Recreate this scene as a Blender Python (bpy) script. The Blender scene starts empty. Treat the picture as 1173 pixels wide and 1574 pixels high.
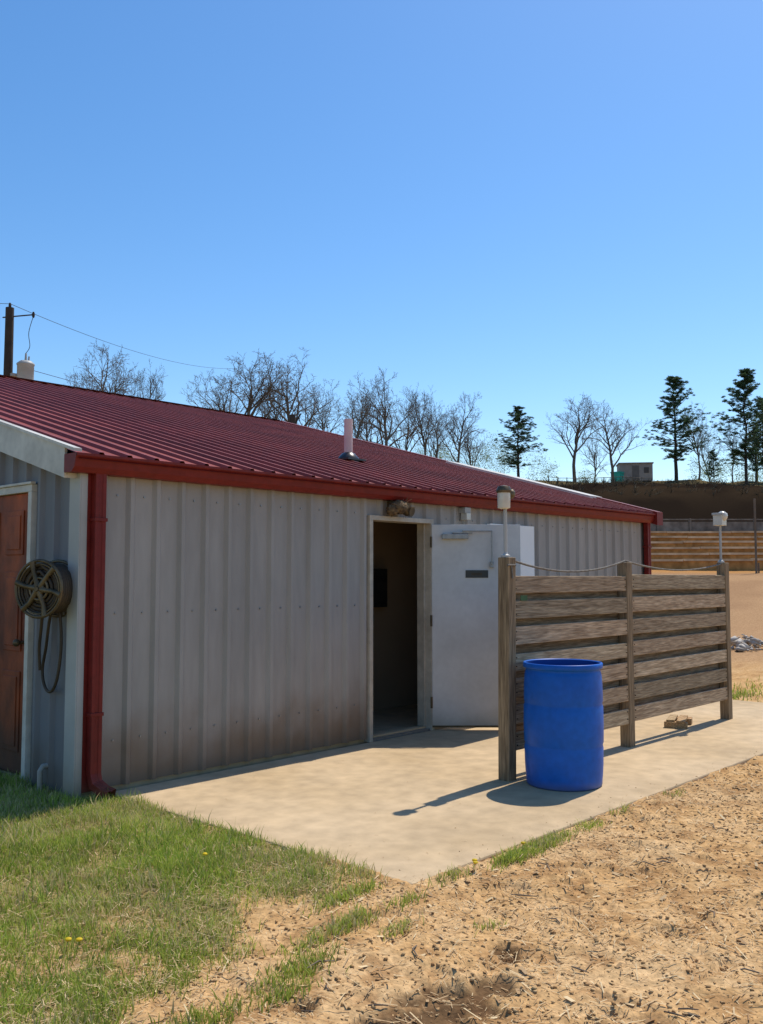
import bpy, math, numpy as np, random
from mathutils import Vector, Matrix
random.seed(7); rng=np.random.default_rng(7)
scn=bpy.context.scene
COL=scn.collection
# ------------------------------------------------------------ camera frame
CX,CY,CZ=-3.318,-5.674,1.52
YAW=math.radians(42.8); PIT=math.atan(98/1420.)
FH=(math.cos(YAW),math.sin(YAW)); RH=(math.sin(YAW),-math.cos(YAW))
def place(bearing,depth):
    """world x,y of something at a compass-like bearing (deg from +X) and depth from the viewpoint"""
    t=math.tan(math.radians(42.8-bearing))
    return (CX+depth*(FH[0]+t*RH[0]), CY+depth*(FH[1]+t*RH[1]))
# ------------------------------------------------------------ numpy noise
_T=rng.random((256,256))
def vn(x,y,s=0):
    x=np.asarray(x,float)+s*17.3; y=np.asarray(y,float)+s*9.7
    xi=np.floor(x).astype(int); yi=np.floor(y).astype(int)
    fx=x-xi; fy=y-yi; fx=fx*fx*(3-2*fx); fy=fy*fy*(3-2*fy)
    a=_T[xi%256,yi%256]; b=_T[(xi+1)%256,yi%256]; c=_T[xi%256,(yi+1)%256]; d=_T[(xi+1)%256,(yi+1)%256]
    return (a*(1-fx)+b*fx)*(1-fy)+(c*(1-fx)+d*fx)*fy
def fbm(x,y,sc,o=4,s=0):
    r=0;a=.5;t=0
    for i in range(o):
        r=r+a*vn(x*sc,y*sc,s+i*3); t+=a; a*=.5; sc=sc*2.03
    return r/t
def ss(x,a,b):
    t=np.clip((x-a)/(b-a),0,1); return t*t*(3-2*t)
# ------------------------------------------------------------ materials
def mat(name,c1,c2=None,scale=5,rough=.7,bump=0,bscale=None,stretch=(1,1,1),metal=0,spec=.3,lo=.35,hi=.65,
        vcol=False,dirt=None,transl=0,bdist=.01,detail=6,distort=0,fine=None,patch=None):
    m=bpy.data.materials.new(name); m.use_nodes=True; nt=m.node_tree; N=nt.nodes; L=nt.links
    b=N['Principled BSDF']; b.inputs['Roughness'].default_value=rough; b.inputs['Metallic'].default_value=metal
    b.inputs['Specular IOR Level'].default_value=spec
    tc=N.new('ShaderNodeTexCoord'); mp=N.new('ShaderNodeMapping'); mp.inputs['Scale'].default_value=stretch
    L.new(tc.outputs['Object'],mp.inputs['Vector'])
    c2=c2 or tuple(v*.8 for v in c1)
    no=N.new('ShaderNodeTexNoise'); no.inputs['Scale'].default_value=scale; no.inputs['Detail'].default_value=detail
    no.inputs['Distortion'].default_value=distort
    L.new(mp.outputs[0],no.inputs['Vector'])
    cr=N.new('ShaderNodeValToRGB'); cr.color_ramp.elements[0].position=lo; cr.color_ramp.elements[1].position=hi
    cr.color_ramp.elements[0].color=(*c1,1); cr.color_ramp.elements[1].color=(*c2,1)
    L.new(no.outputs['Fac'],cr.inputs['Fac']); col=cr.outputs[0]
    def mul(a,bsock,fac=1):
        x=N.new('ShaderNodeMix'); x.data_type='RGBA'; x.blend_type='MULTIPLY'; x.inputs['Factor'].default_value=fac
        L.new(a,x.inputs['A']); L.new(bsock,x.inputs['B']); return x.outputs['Result']
    for fn_ in ([fine] if fine else [])+([patch] if patch else []):
        f=N.new('ShaderNodeTexNoise'); f.inputs['Scale'].default_value=fn_[0]; f.inputs['Detail'].default_value=8
        L.new(mp.outputs[0] if fn_ is fine else tc.outputs['Object'],f.inputs['Vector'])
        r=N.new('ShaderNodeMapRange'); r.inputs['From Min'].default_value=.3; r.inputs['From Max'].default_value=.7
        r.inputs['To Min'].default_value=1-fn_[1]; r.inputs['To Max'].default_value=1+fn_[1]*.6
        L.new(f.outputs['Fac'],r.inputs['Value']); col=mul(col,r.outputs[0])
    if vcol:
        at=N.new('ShaderNodeAttribute'); at.attribute_name='Col'; col=mul(col,at.outputs['Color'])
    if dirt:
        sx=N.new('ShaderNodeSeparateXYZ'); L.new(tc.outputs['Object'],sx.inputs[0])
        n2=N.new('ShaderNodeTexNoise'); n2.inputs['Scale'].default_value=3; n2.inputs['Detail'].default_value=8
        L.new(tc.outputs['Object'],n2.inputs['Vector'])
        ad=N.new('ShaderNodeMath'); ad.operation='MULTIPLY_ADD'; ad.inputs[1].default_value=(dirt[2]-dirt[1])*.9
        L.new(n2.outputs['Fac'],ad.inputs[0]); 
        ad.inputs[2].default_value=-(dirt[2]-dirt[1])*.45
        s2=N.new('ShaderNodeMath'); s2.operation='ADD'; L.new(sx.outputs['Z'],s2.inputs[0]); L.new(ad.outputs[0],s2.inputs[1])
        mr=N.new('ShaderNodeMapRange'); mr.interpolation_type='SMOOTHSTEP'
        mr.inputs['From Min'].default_value=dirt[1]; mr.inputs['From Max'].default_value=dirt[2]
        mr.inputs['To Min'].default_value=dirt[3]; mr.inputs['To Max'].default_value=0
        L.new(s2.outputs[0],mr.inputs['Value'])
        x=N.new('ShaderNodeMix'); x.data_type='RGBA'; L.new(mr.outputs[0],x.inputs['Factor']); L.new(col,x.inputs['A']); x.inputs['B'].default_value=(*dirt[0],1)
        col=x.outputs['Result']
    L.new(col,b.inputs['Base Color'])
    if bump:
        n3=N.new('ShaderNodeTexNoise'); n3.inputs['Scale'].default_value=bscale or scale*4; n3.inputs['Detail'].default_value=8
        L.new(mp.outputs[0],n3.inputs['Vector'])
        bp=N.new('ShaderNodeBump'); bp.inputs['Strength'].default_value=bump; bp.inputs['Distance'].default_value=bdist
        L.new(n3.outputs['Fac'],bp.inputs['Height']); L.new(bp.outputs[0],b.inputs['Normal'])
    if transl:
        tr=N.new('ShaderNodeBsdfTranslucent'); L.new(col,tr.inputs['Color'])
        mx=N.new('ShaderNodeMixShader'); mx.inputs[0].default_value=transl
        L.new(b.outputs[0],mx.inputs[1]); L.new(tr.outputs[0],mx.inputs[2]); L.new(mx.outputs[0],N['Material Output'].inputs['Surface'])
    return m
# ------------------------------------------------------------ mesh helpers
def np_obj(name,V,F,material,cols=None,smooth=False,parent=None):
    V=np.ascontiguousarray(V,dtype=np.float32); F=np.ascontiguousarray(F,dtype=np.int32); k=F.shape[1]
    me=bpy.data.meshes.new(name); me.vertices.add(len(V)); me.vertices.foreach_set('co',V.ravel())
    me.loops.add(F.size); me.loops.foreach_set('vertex_index',F.ravel())
    me.polygons.add(len(F)); me.polygons.foreach_set('loop_start',np.arange(0,F.size,k,dtype=np.int32))
    if smooth: me.polygons.foreach_set('use_smooth',np.ones(len(F),dtype=bool))
    me.update(calc_edges=True)
    if cols is not None:
        a=me.color_attributes.new('Col','FLOAT_COLOR','POINT')
        c=np.ones((len(V),4),np.float32); c[:,:3]=cols; a.data.foreach_set('color',c.ravel())
    me.materials.append(material)
    o=bpy.data.objects.new(name,me); COL.objects.link(o)
    if parent: o.parent=parent
    return o
class MB:
    def __init__(s): s.v=[];s.f=[];s.c=[];s.sm=[];s.mi=[]
    def add(s,vs,fs,col=(1,1,1),smooth=False,mi=0):
        n=len(s.v); s.v+= [tuple(v) for v in vs]; s.c+=[col]*len(vs)
        for f in fs: s.f.append(tuple(i+n for i in f)); s.sm.append(smooth); s.mi.append(mi)
    def box(s,x0,x1,y0,y1,z0,z1,col=(1,1,1),mi=0,M=None):
        vs=[Vector((x,y,z)) for x in(x0,x1) for y in(y0,y1) for z in(z0,z1)]
        if M: vs=[M@v for v in vs]
        s.add(vs,[(0,1,3,2),(4,6,7,5),(0,4,5,1),(2,3,7,6),(0,2,6,4),(1,5,7,3)],col,False,mi)
    def tube(s,pts,r,n=8,col=(1,1,1),mi=0,caps=True,smooth=True):
        pts=[Vector(p) for p in pts]; rs=r if isinstance(r,(list,tuple)) else [r]*len(pts)
        vs=[];fs=[]
        up=None
        for i,p in enumerate(pts):
            d=(pts[min(i+1,len(pts)-1)]-pts[max(i-1,0)]).normalized()
            if up is None: up=Vector((0,0,1)) if abs(d.z)<.9 else Vector((1,0,0))
            a=d.cross(up).normalized(); b=a.cross(d).normalized(); up=b
            for k in range(n):
                t=2*math.pi*k/n; vs.append(p+(a*math.cos(t)+b*math.sin(t))*rs[i])
        for i in range(len(pts)-1):
            for k in range(n): fs.append((i*n+k,i*n+(k+1)%n,(i+1)*n+(k+1)%n,(i+1)*n+k))
        s.add(vs,fs,col,smooth,mi)
        if caps:
            s.add(vs[:n],[tuple(range(n-1,-1,-1))],col,False,mi); s.add(vs[-n:],[tuple(range(n))],col,False,mi)
    def lathe(s,prof,c=(0,0,0),n=32,col=(1,1,1),mi=0,M=None):
        vs=[];fs=[]
        for r,z in prof:
            for k in range(n):
                t=2*math.pi*k/n; v=Vector((r*math.cos(t),r*math.sin(t),z))
                v=(M@v) if M else v
                vs.append(v+Vector(c))
        for i in range(len(prof)-1):
            for k in range(n): fs.append((i*n+k,i*n+(k+1)%n,(i+1)*n+(k+1)%n,(i+1)*n+k))
        s.add(vs,fs,col,True,mi)
    def ball(s,c,r,col=(1,1,1),mi=0,sq=(1,1,1),jit=0,n=10):
        vs=[];fs=[]
        for i in range(n+1):
            ph=math.pi*i/n
            for k in range(n*2):
                t=math.pi*k/n; j=1+random.uniform(-jit,jit)
                vs.append((c[0]+r*sq[0]*j*math.sin(ph)*math.cos(t),c[1]+r*sq[1]*j*math.sin(ph)*math.sin(t),c[2]+r*sq[2]*j*math.cos(ph)))
        m=n*2
        for i in range(n):
            for k in range(m): fs.append((i*m+k,(i+1)*m+k,(i+1)*m+(k+1)%m,i*m+(k+1)%m))
        s.add(vs,fs,col,True,mi)
    def obj(s,name,mats,parent=None,bevel=0):
        me=bpy.data.meshes.new(name); me.from_pydata([tuple(v) for v in s.v],[],s.f)
        a=me.color_attributes.new('Col','FLOAT_COLOR','POINT')
        c=np.ones((len(s.v),4),np.float32); c[:,:3]=s.c; a.data.foreach_set('color',c.ravel())
        me.polygons.foreach_set('use_smooth',s.sm); me.polygons.foreach_set('material_index',s.mi)
        for m in (mats if isinstance(mats,list) else [mats]): me.materials.append(m)
        me.update(); o=bpy.data.objects.new(name,me); COL.objects.link(o)
        if parent: o.parent=parent
        if bevel:
            b=o.modifiers.new('bev','BEVEL'); b.width=bevel; b.segments=2; b.limit_method='ANGLE'
        return o
def empty(name,loc=(0,0,0)):
    e=bpy.data.objects.new(name,None); COL.objects.link(e); return e
# ------------------------------------------------------------ material set
m_wall=mat('painted_metal_grey',(.35,.325,.295),(.30,.28,.255),1.2,.55,bump=.12,bscale=2,stretch=(2,2,.35),dirt=((.16,.10,.055),.0,.65,.85),spec=.3,bdist=.02,fine=(9,.07),patch=(.7,.09))
m_gable=mat('painted_metal_grey_shaded',(.19,.195,.21),(.155,.16,.175),1.2,.55,bump=.12,bscale=2,stretch=(2,2,.35),dirt=((.13,.10,.07),.0,.5,.7),spec=.3,bdist=.02,fine=(9,.06))  # front siding darkened and blued: the gable's shade put into the colour
m_roof=mat('roof_red_metal',(.29,.052,.038),(.22,.036,.028),1.5,.55,bump=.1,bscale=6,spec=.22,fine=(12,.18),patch=(.9,.18))
m_red=mat('trim_red_metal',(.19,.018,.013),(.15,.013,.010),2,.5,spec=.25,fine=(15,.18),dirt=((.16,.08,.05),-.05,.2,.6),patch=(4,.12))
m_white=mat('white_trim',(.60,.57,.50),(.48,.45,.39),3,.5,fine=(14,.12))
m_greytrim=mat('grey_trim',(.42,.42,.40),(.34,.34,.32),2,.5,dirt=((.22,.16,.09),0,.4,.7))
m_door=mat('white_steel_door',(.56,.56,.55),(.51,.51,.50),2,.4,dirt=((.33,.27,.19),0,.3,.6),fine=(20,.05),patch=(3,.08))
m_frame=mat('door_frame_cream',(.52,.46,.37),(.40,.35,.28),6,.5,fine=(20,.12))
m_chrome=mat('brushed_steel',(.28,.29,.30),(.22,.23,.24),20,.35,metal=.6)
m_black=mat('black_plastic',(.02,.02,.022),(.03,.03,.03),10,.3,spec=.5)
m_int=mat('interior_tan',(.34,.25,.17),(.30,.22,.15),2,.7)
m_conc=mat('concrete_dusty',(.60,.45,.28),(.46,.335,.195),1.1,.88,bump=.3,bscale=60,bdist=.004,fine=(7,.16),lo=.3,hi=.7,patch=(2.2,.14),spec=.15)
m_wood=mat('weathered_wood',(.47,.375,.26),(.20,.138,.082),3.2,.85,bump=.6,bscale=9,stretch=(.9,14,14),vcol=True,bdist=.006,distort=1.2,fine=(9,.4),lo=.3,hi=.7)
m_post=mat('weathered_post',(.37,.27,.16),(.17,.115,.065),3.2,.85,bump=.6,bscale=9,stretch=(12,12,.8),vcol=True,bdist=.006,distort=1.0,fine=(9,.35),lo=.3,hi=.7)
m_blue=mat('blue_plastic',(.003,.115,.50),(.002,.09,.42),2.5,.45,spec=.25,fine=(20,.12),dirt=((.2,.16,.12),-.02,.07,.5),patch=(5,.1))
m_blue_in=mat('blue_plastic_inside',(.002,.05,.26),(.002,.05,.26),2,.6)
m_rust=mat('rusty_door_paint',(.34,.07,.018),(.13,.028,.012),2.2,.6,bump=.3,bscale=20,dirt=((.05,.03,.02),.1,.9,.8),stretch=(1,1,.6),fine=(8,.4))
m_hose=mat('rubber_hose_dark',(.045,.035,.025),(.07,.05,.03),9,.6)
m_reel=mat('reel_bronze_metal',(.16,.12,.07),(.08,.06,.035),8,.45,metal=.5)
m_rope=mat('rope',(.22,.2,.17),(.14,.12,.1),30,.9)
m_glass=mat('frosted_lens',(.6,.58,.5),(.5,.47,.4),10,.25,spec=.6)
m_nest=mat('straw_nest',(.22,.15,.08),(.08,.05,.03),30,.95,bump=1,bscale=60,bdist=.02)
m_pvc=mat('pvc_pipe',(.66,.50,.46),(.6,.43,.4),6,.5)
m_grass=mat('grass_blade',(1,1,1),(.85,.85,.85),3,.55,vcol=True,transl=.4,spec=.2)
m_straw=mat('straw_litter',(1,1,1),(.8,.8,.8),5,.8,vcol=True)
m_peb=mat('clods_pebbles',(1,1,1),(.75,.75,.75),40,.9,vcol=True,spec=.1)
m_bark=mat('bark',(.19,.15,.115),(.125,.10,.078),2,.9,spec=.1)
m_barkd=mat('bark_dark',(.06,.045,.035),(.035,.028,.022),2,.9)
m_needle=mat('pine_needles',(1,1,1),(.7,.7,.7),1.0,.6,vcol=True,transl=.25)
m_leaf=mat('spring_leaves',(1,1,1),(.8,.8,.8),1.0,.6,vcol=True,transl=.3)
# ------------------------------------------------------------ terrain
SX0,SX1,SY0,SY1=.22,8.05,-2.6,.27
HS=np.array([-500,18,24,34,44,46,55,57.5,60,66,72,76,100,130,200,400,900])
HZ=np.array([0,0,.25,1.15,1.75,1.95,3.85,4.1,5.0,7.0,8.7,9.2,11.6,11.9,9,4,0.])
def depth(x,y): return (x-CX)*FH[0]+(y-CY)*FH[1]
def mud(x,y):
    m=0
    for (a,b,r) in [(-.80,-3.55,.17),(-.62,-3.52,.17),(-.95,-3.42,.07),(-.38,-3.55,.09),(-1.0,-3.15,.05),(-.1,-3.4,.06)]:
        d=np.sqrt((x-a)**2+(y-b)**2)/r
        m=np.maximum(m,ss(1.25-d+1.5*(fbm(x,y,13,4,4)-.5),0,.6))
    return m
def prints(x,y):
    """shallow boot prints / scuffs"""
    h=0
    r=np.random.default_rng(21)
    for i in range(70):
        a=r.uniform(-1.2,4.0); b=r.uniform(-4.9,-2.75); t=r.uniform(0,3.14); w=r.uniform(.035,.055); l=r.uniform(.1,.16)
        dx=(x-a)*np.cos(t)+(y-b)*np.sin(t); dy=-(x-a)*np.sin(t)+(y-b)*np.cos(t)
        q=np.sqrt((dx/l)**2+(dy/w)**2); h=h-.016*ss(1.1-q,0,.35)+.008*ss(1-np.abs(q-1.35)/.35,0,1)
    return h
def gh(x,y,pr=True):
    x=np.asarray(x,float);y=np.asarray(y,float)
    s=depth(x,y); z=np.interp(s,HS,HZ)
    lump=ss(s,20,60)*1.2*(fbm(x,y,.05,3,2)-.5)+ss(s,58,66)*1.0*(fbm(x,y,.22,4,55)-.5)
    near=1-ss(s,14,24)
    n=(fbm(x,y,2.2,3,1)-.5)*.045+(fbm(x,y,8,4,5)-.5)*.032+(fbm(x,y,40,2,8)-.5)*.013
    din=np.minimum(np.minimum(x-SX0,SX1-x),np.minimum(y-SY0,9-y))
    z=z+lump+near*(n-.012)-.12*ss(din+(fbm(x,y,9,3,60)-.5)*.04,.0,.12)*(s<24)
    if pr and x.size>1: z=z+prints(x,y)*near
    z=z-.03*mud(x,y)
    return z
def grassmask(x,y):
    yb=-2.2-.36*(.22-x)
    e=(y-yb)+(fbm(x,y,2.5,4,11)-.5)*.8-.03
    m=ss(e,-.12,.14)
    m=m*(1-ss(x+(fbm(x,y,3,2,9)-.5)*.12,.17,.27))
    # worn, strawy patches toward the path
    m=m*(1-.75*ss(fbm(x,y,3.5,4,15),.50,.62)*ss(-y,1.5,2.4))
    return m
def cat(*a): return np.unique(np.round(np.concatenate(a),4))
gx=cat(np.array([-900,-600,-400,-250,-150,-90,-60,-40,-28,-20,-14,-10,-8,-7.]),np.arange(-6,-2.4,.12),np.arange(-2.4,3.2,.018),np.arange(3.2,9,.05),np.arange(9,24,.3),np.arange(24,110,1.0),np.array([120,140,170,200,250,320,400,550,800.]))
gy=cat(np.array([-900,-600,-400,-250,-150,-90,-60,-40,-28,-20,-14,-10,-8.]),np.arange(-7,-4.9,.1),np.arange(-4.9,-1.9,.018),np.arange(-1.9,1.5,.06),np.arange(1.5,16,.3),np.arange(16,100,1.0),np.array([110,130,160,200,250,320,400,550,800.]))
X,Y=np.meshgrid(gx,gy,indexing='ij'); Z=gh(X,Y)
nx,ny=X.shape
idx=np.arange(nx*ny).reshape(nx,ny)
F=np.stack([idx[:-1,:-1],idx[1:,:-1],idx[1:,1:],idx[:-1,1:]],-1).reshape(-1,4)
s=depth(X,Y); n1=fbm(X,Y,1.3,4,20); n2=fbm(X,Y,9,4,21); n3=fbm(X,Y,.06,4,22); n4=fbm(X,Y,.3,4,27)
def mixc(c,w,d): return c*(1-w[...,None])+np.array(d)*w[...,None]
C=np.zeros(X.shape+(3,))+np.array((.56,.345,.155))
C=mixc(C,ss(n1,.45,.7)*.6,(.62,.42,.22)); C=mixc(C,ss(n2,.52,.72)*.65,(.34,.185,.08)); C=mixc(C,ss(n2,.5,.3)*.4,(.66,.45,.24))
C=mixc(C,ss(s,13,19),(.42,.26,.14))
C=mixc(C,ss(s,17,30)*ss(n4,.42,.6)*.6,(.32,.19,.105))
C=mixc(C,ss(s,43.5,45),(.46,.24,.09))
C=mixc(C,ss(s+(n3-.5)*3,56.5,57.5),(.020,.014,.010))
C=mixc(C,ss(s,60,70)*ss(n4,.48,.66)*.7,(.05,.034,.02))
C=mixc(C,ss(s+(n3-.5)*3+(n4-.5)*4,73.5,76),(.15,.115,.055))
C=mixc(C,mud(X,Y)*.85,(.09,.05,.028))
gm=grassmask(X,Y)*(s<30)*(1-ss(X,.3,.5)); C=mixc(C,gm*.8,(.22,.19,.07))
m_ground=mat('ground_soil',(1,1,1),(.86,.84,.82),14,.95,bump=.7,bscale=55,vcol=True,bdist=.012,fine=(38,.3),spec=0.0)
np_obj('ground',np.stack([X,Y,Z],-1).reshape(-1,3),F,m_ground,C.reshape(-1,3),smooth=True)
# ------------------------------------------------------------ concrete slab
b=MB(); b.box(SX0,SX1,SY0,.24,-.14,0.0); b.obj('concrete_slab',m_conc,bevel=.012)
# ------------------------------------------------------------ building
WY=.27; BX1=8.42; RY=8.05; PT=.275; EZ=2.36; EY=.13
def roofz(y): return EZ+(y-EY)*PT if y<=RY else EZ+(RY-EY)*PT-(y-RY)*PT
bld=empty('metal_building')
BACK=2*RY-WY
def prof(a0,a1,pitch,phase,h,w=.04,t=.016):
    pts=[(a0,0)]
    k=math.floor((a0-phase)/pitch)-1
    while phase+k*pitch<a1+pitch:
        c=phase+k*pitch
        for o,hh in((-w,0),(-t,h),(t,h),(w,0)):
            if a0<c+o<a1: pts.append((c+o,hh))
        k+=1
    pts.append((a1,0)); return pts
def ribwall(B,axis,a0,a1,z0,z1,base,out,h=.03):
    P=prof(a0,a1,.2235,.39,h)
    vs=[]
    for a,hh in P:
        for z in (z0,z1(a) if callable(z1) else z1):
            vs.append((a,base+out*hh,z) if axis=='x' else (base+out*hh,a,z))
    fs=[(2*i,2*i+2,2*i+3,2*i+1) for i in range(len(P)-1)]
    B.add(vs,fs)
DX0,DX1,DZ=2.94,3.78,2.04
b=MB()
ribwall(b,'x',.02,DX0-.03,.03,2.3,WY,-1); ribwall(b,'x',DX0-.03,DX1+.03,DZ+.04,2.3,WY,-1); ribwall(b,'x',DX1+.03,BX1,.03,2.3,WY,-1)
ribwall(b,'y',WY,RY,-.1,lambda a:roofz(a)-.05,BX1,1); ribwall(b,'y',RY,BACK,-.1,lambda a:roofz(a)-.05,BX1,1)
ribwall(b,'x',0,BX1,-.1,2.3,BACK,1)
b.obj('walls',m_wall,bld)
GD0,GD1=.98,1.90
b=MB()
ribwall(b,'y',WY,GD0-.05,.0,lambda a:roofz(a)-.05,0,-1)
ribwall(b,'y',GD0-.05,GD1+.05,2.16,lambda a:roofz(a)-.05,0,-1)
ribwall(b,'y',GD1+.05,RY,.0,lambda a:roofz(a)-.05,0,-1); ribwall(b,'y',RY,BACK,.0,lambda a:roofz(a)-.05,0,-1)
b.obj('gable_wall',m_gable,bld)
b=MB(); b.box(-.0,BX1,WY+.03,WY+.1,-.1,.035); b.box(.02,.09,WY,BACK,-.1,.02)
b.obj('foundation',m_conc,bld)
b=MB()
for z in (.35,1.25,2.1):
    x=.28
    while x<BX1-.1:
        if not(DX0-.1<x<DX1+.1) and not(4.7<x<5.6): b.box(x-.006,x+.006,WY-.008,WY,z-.006,z+.006)
        x+=.2235
b.obj('siding_screws',m_chrome,bld)
def roofside(B,y0,y1):
    P=prof(-.12,8.53,.2235,.05,.026,.03,.014); vs=[]
    yy=[y0+(y1-y0)*i/6 for i in range(7)]
    for a,hh in P:
        for y in yy: vs.append((a,y,roofz(y)+hh))
    n=len(yy); fs=[]
    for i in range(len(P)-1):
        for j in range(n-1): fs.append((i*n+j,(i+1)*n+j,(i+1)*n+j+1,i*n+j+1))
    B.add(vs,fs)
    B.add([(-.12,y0,roofz(y0)-.03),(8.53,y0,roofz(y0)-.03),(8.53,y1,roofz(y1)-.03),(-.12,y1,roofz(y1)-.03)],[(0,3,2,1)])
b=MB(); roofside(b,EY-.03,RY); roofside(b,2*RY-EY+.03,RY); b.obj('roof_panels',m_roof,bld)
b=MB()
rz=roofz(RY)
for sgn in(-1,1):
    vs=[(-.14,RY,rz+.045),(8.55,RY,rz+.045),(8.55,RY+sgn*.16,rz-.01+.02),(-.14,RY+sgn*.16,rz-.01+.02)]
    b.add(vs,[(0,1,2,3)])
b.obj('ridge_cap',mat('ridge_red_highlight',(.50,.30,.28),(.42,.2,.2),4,.4),bld)  # paler than the roof: the highlight along the ridge is painted in
b=MB()
def rakebox(B,x0,x1,ya,yb,dz0,dz1,mi=0):
    vs=[(x,y,roofz(y)+d) for x in(x0,x1) for y in(ya,yb) for d in(dz0,dz1)]
    B.add(vs,[(0,1,3,2),(4,6,7,5),(0,4,5,1),(2,3,7,6),(0,2,6,4),(1,5,7,3)],mi=mi)
rakebox(b,8.40,8.57,.08,1.0,-.14,.04); rakebox(b,8.22,8.57,1.0,3.6,-.14,.05,1); rakebox(b,8.40,8.57,3.6,RY,-.14,.04)  # pale middle segment: sky sheen on the red trim, painted as white
rakebox(b,8.45,8.57,RY,BACK,-.14,.04)
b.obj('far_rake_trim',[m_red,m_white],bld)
b=MB(); rakebox(b,-.135,-.115,WY+.005,RY,-.20,.012); rakebox(b,-.135,-.115,RY,BACK,-.20,.012)
rakebox(b,-.115,.0,WY+.008,RY,-.20,-.18); rakebox(b,-.112,-.022,WY+.006,WY+.026,-.18,-.04)
b.obj('rake_fascia',m_white,bld)
b=MB(); rakebox(b,-.15,-.09,.12,RY,.014,.036); b.obj('rake_flashing',m_white,bld)
pr=[(WY-.005,2.235),(.165,2.235),(.13,2.27),(.118,2.325),(.098,2.345),(.098,2.362),(.112,2.362),(.13,2.30),(WY-.005,2.30)]
b=MB()
n=len(pr); vs=[(-.14,y,z) for y,z in pr]+[(8.5,y,z) for y,z in pr]
b.add(vs,[(i,(i+1)%n,(i+1)%n+n,i+n) for i in range(n)])
b.add([(-.14,y,z) for y,z in [(WY,2.235),(.165,2.235),(.13,2.27),(.1,2.362),(WY,2.362)]],[(0,1,2,3,4)])
b.add([(8.5,y,z) for y,z in [(WY,2.235),(.165,2.235),(.13,2.27),(.1,2.362),(WY,2.362)]],[(4,3,2,1,0)])
b.obj('gutter',m_red,bld)
b=MB()
b.box(.02,.15,WY-.042,WY-.034,.03,2.235)
b.box(BX1-.12,BX1+.02,WY-.042,WY-.034,.03,2.235); b.box(BX1+.01,BX1+.022,WY-.034,WY+.12,.03,2.25)
b.obj('corner_trim',m_red,bld,bevel=.003)
def downspout(x,name):
    b=MB(); w=.042
    path=[(x,WY-.075,2.25),(x,WY-.08,.16),(x+.005,WY-.10,.09),(x+.03,WY-.17,.045),(x+.05,WY-.23,.03)]
    rings=[]
    for i,p in enumerate(path):
        q0=Vector(path[max(i-1,0)]); q1=Vector(path[min(i+1,len(path)-1)]); t=(q1-q0).normalized()
        a=Vector((1,0,0)); a=(a-t*a.dot(t)).normalized(); c=t.cross(a)
        for (u,v) in [(-w,-.03),(-w*.35,-.03),(-w*.25,-.024),(w*.25,-.024),(w*.35,-.03),(w,-.03),(w,.03),(-w,.03)]:
            rings.append(Vector(p)+a*u-c*v)
    k=8
    b.add(rings,[(i*k+j,i*k+(j+1)%k,(i+1)*k+(j+1)%k,(i+1)*k+j) for i in range(len(path)-1) for j in range(k)])
    for z in (.55,1.9): b.box(x-.05,x+.05,WY-.115,WY-.03,z,z+.025)
    return b.obj(name,m_red,bld,bevel=.003)
downspout(.09,'downspout_near'); downspout(8.33,'downspout_end')
b=MB(); b.box(-.040,-.030,WY-.045,WY+.10,.0,2.24); b.box(-.032,0,WY+.088,WY+.10,.0,2.24); b.box(-.030,.02,WY-.045,WY-.036,.0,2.235); b.obj('corner_trim_grey',m_greytrim,bld,bevel=.003)
# gable door
b=MB()
b.box(-.045,.02,GD0-.055,GD0,.0,2.15); b.box(-.045,.02,GD1,GD1+.055,.0,2.15); b.box(-.045,.02,GD0-.055,GD1+.055,2.15,2.205)
b.box(-.06,-.02,GD0-.07,GD1+.07,2.206,2.225)
b.obj('side_door_frame',m_white,bld,bevel=.003)
b=MB(); b.box(-.012,.03,GD0+.003,GD1-.003,.04,2.147)
for (ya,yb) in((GD0+.11,GD0+.40),(GD0+.52,GD0+.81)):
    for(za,zb) in((.2,.8),(.95,1.55),(1.68,2.02)):
        b.box(-.022,-.012,ya,yb,za,zb); b.box(-.030,-.022,ya+.04,yb-.04,za+.04,zb-.04)
b.obj('side_door',m_rust,bld,bevel=.004)
b=MB(); b.ball((-.07,GD0+.07,1.02),.028); b.tube([(-.012,GD0+.07,1.02),(-.06,GD0+.07,1.02)],.012); b.obj('side_door_knob',m_reel,bld)
# entrance frame, interior
b=MB()
b.box(DX0-.045,DX0,WY-.045,WY+.14,.0,DZ+.045); b.box(DX1,DX1+.045,WY-.045,WY+.14,.0,DZ+.045); b.box(DX0,DX1,WY-.045,WY+.14,DZ,DZ+.045)
b.box(DX1-.018,DX1,WY+.03,WY+.05,.03,DZ)
b.obj('entrance_frame',m_frame,bld,bevel=.003)
b=MB(); b.box(DX0,DX1,WY-.02,WY+.14,-.1,.018); b.obj('threshold',m_chrome,bld)
b=MB()
b.box(1.6,6.4,WY+.1,3.4,-.1,.004,mi=1)
b.box(1.6,2.0,WY+.1,3.4,.004,2.4); b.box(2.0,6.4,1.55,1.65,.004,2.4); b.box(2.0,6.4,WY+.12,1.55,2.2,2.3)
b.box(5.6,5.7,WY+.12,1.55,.004,2.2)
b.box(DX1+.05,5.6,WY+.1,WY+.14,.004,2.2); b.box(2.0,DX0-.05,WY+.1,WY+.14,.004,2.2)
b.obj('interior_partitions',[m_int,m_conc],bld)
b=MB(); b.box(4.06,4.38,1.36,1.55,1.17,1.60); b.box(4.08,4.36,1.345,1.36,1.22,1.5); b.obj('paper_towel_dispenser',m_black,bld,bevel=.02)
th=math.atan2(-.73,.68)
LM=Matrix.Translation((DX1+.005,WY-.05,0))@Matrix.Rotation(th,4,'Z')
b=MB(); b.box(0,.885,-.0,.045,.03,2.03,M=LM); b.obj('door_leaf',m_door,bld,bevel=.003)
b=MB()
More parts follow.
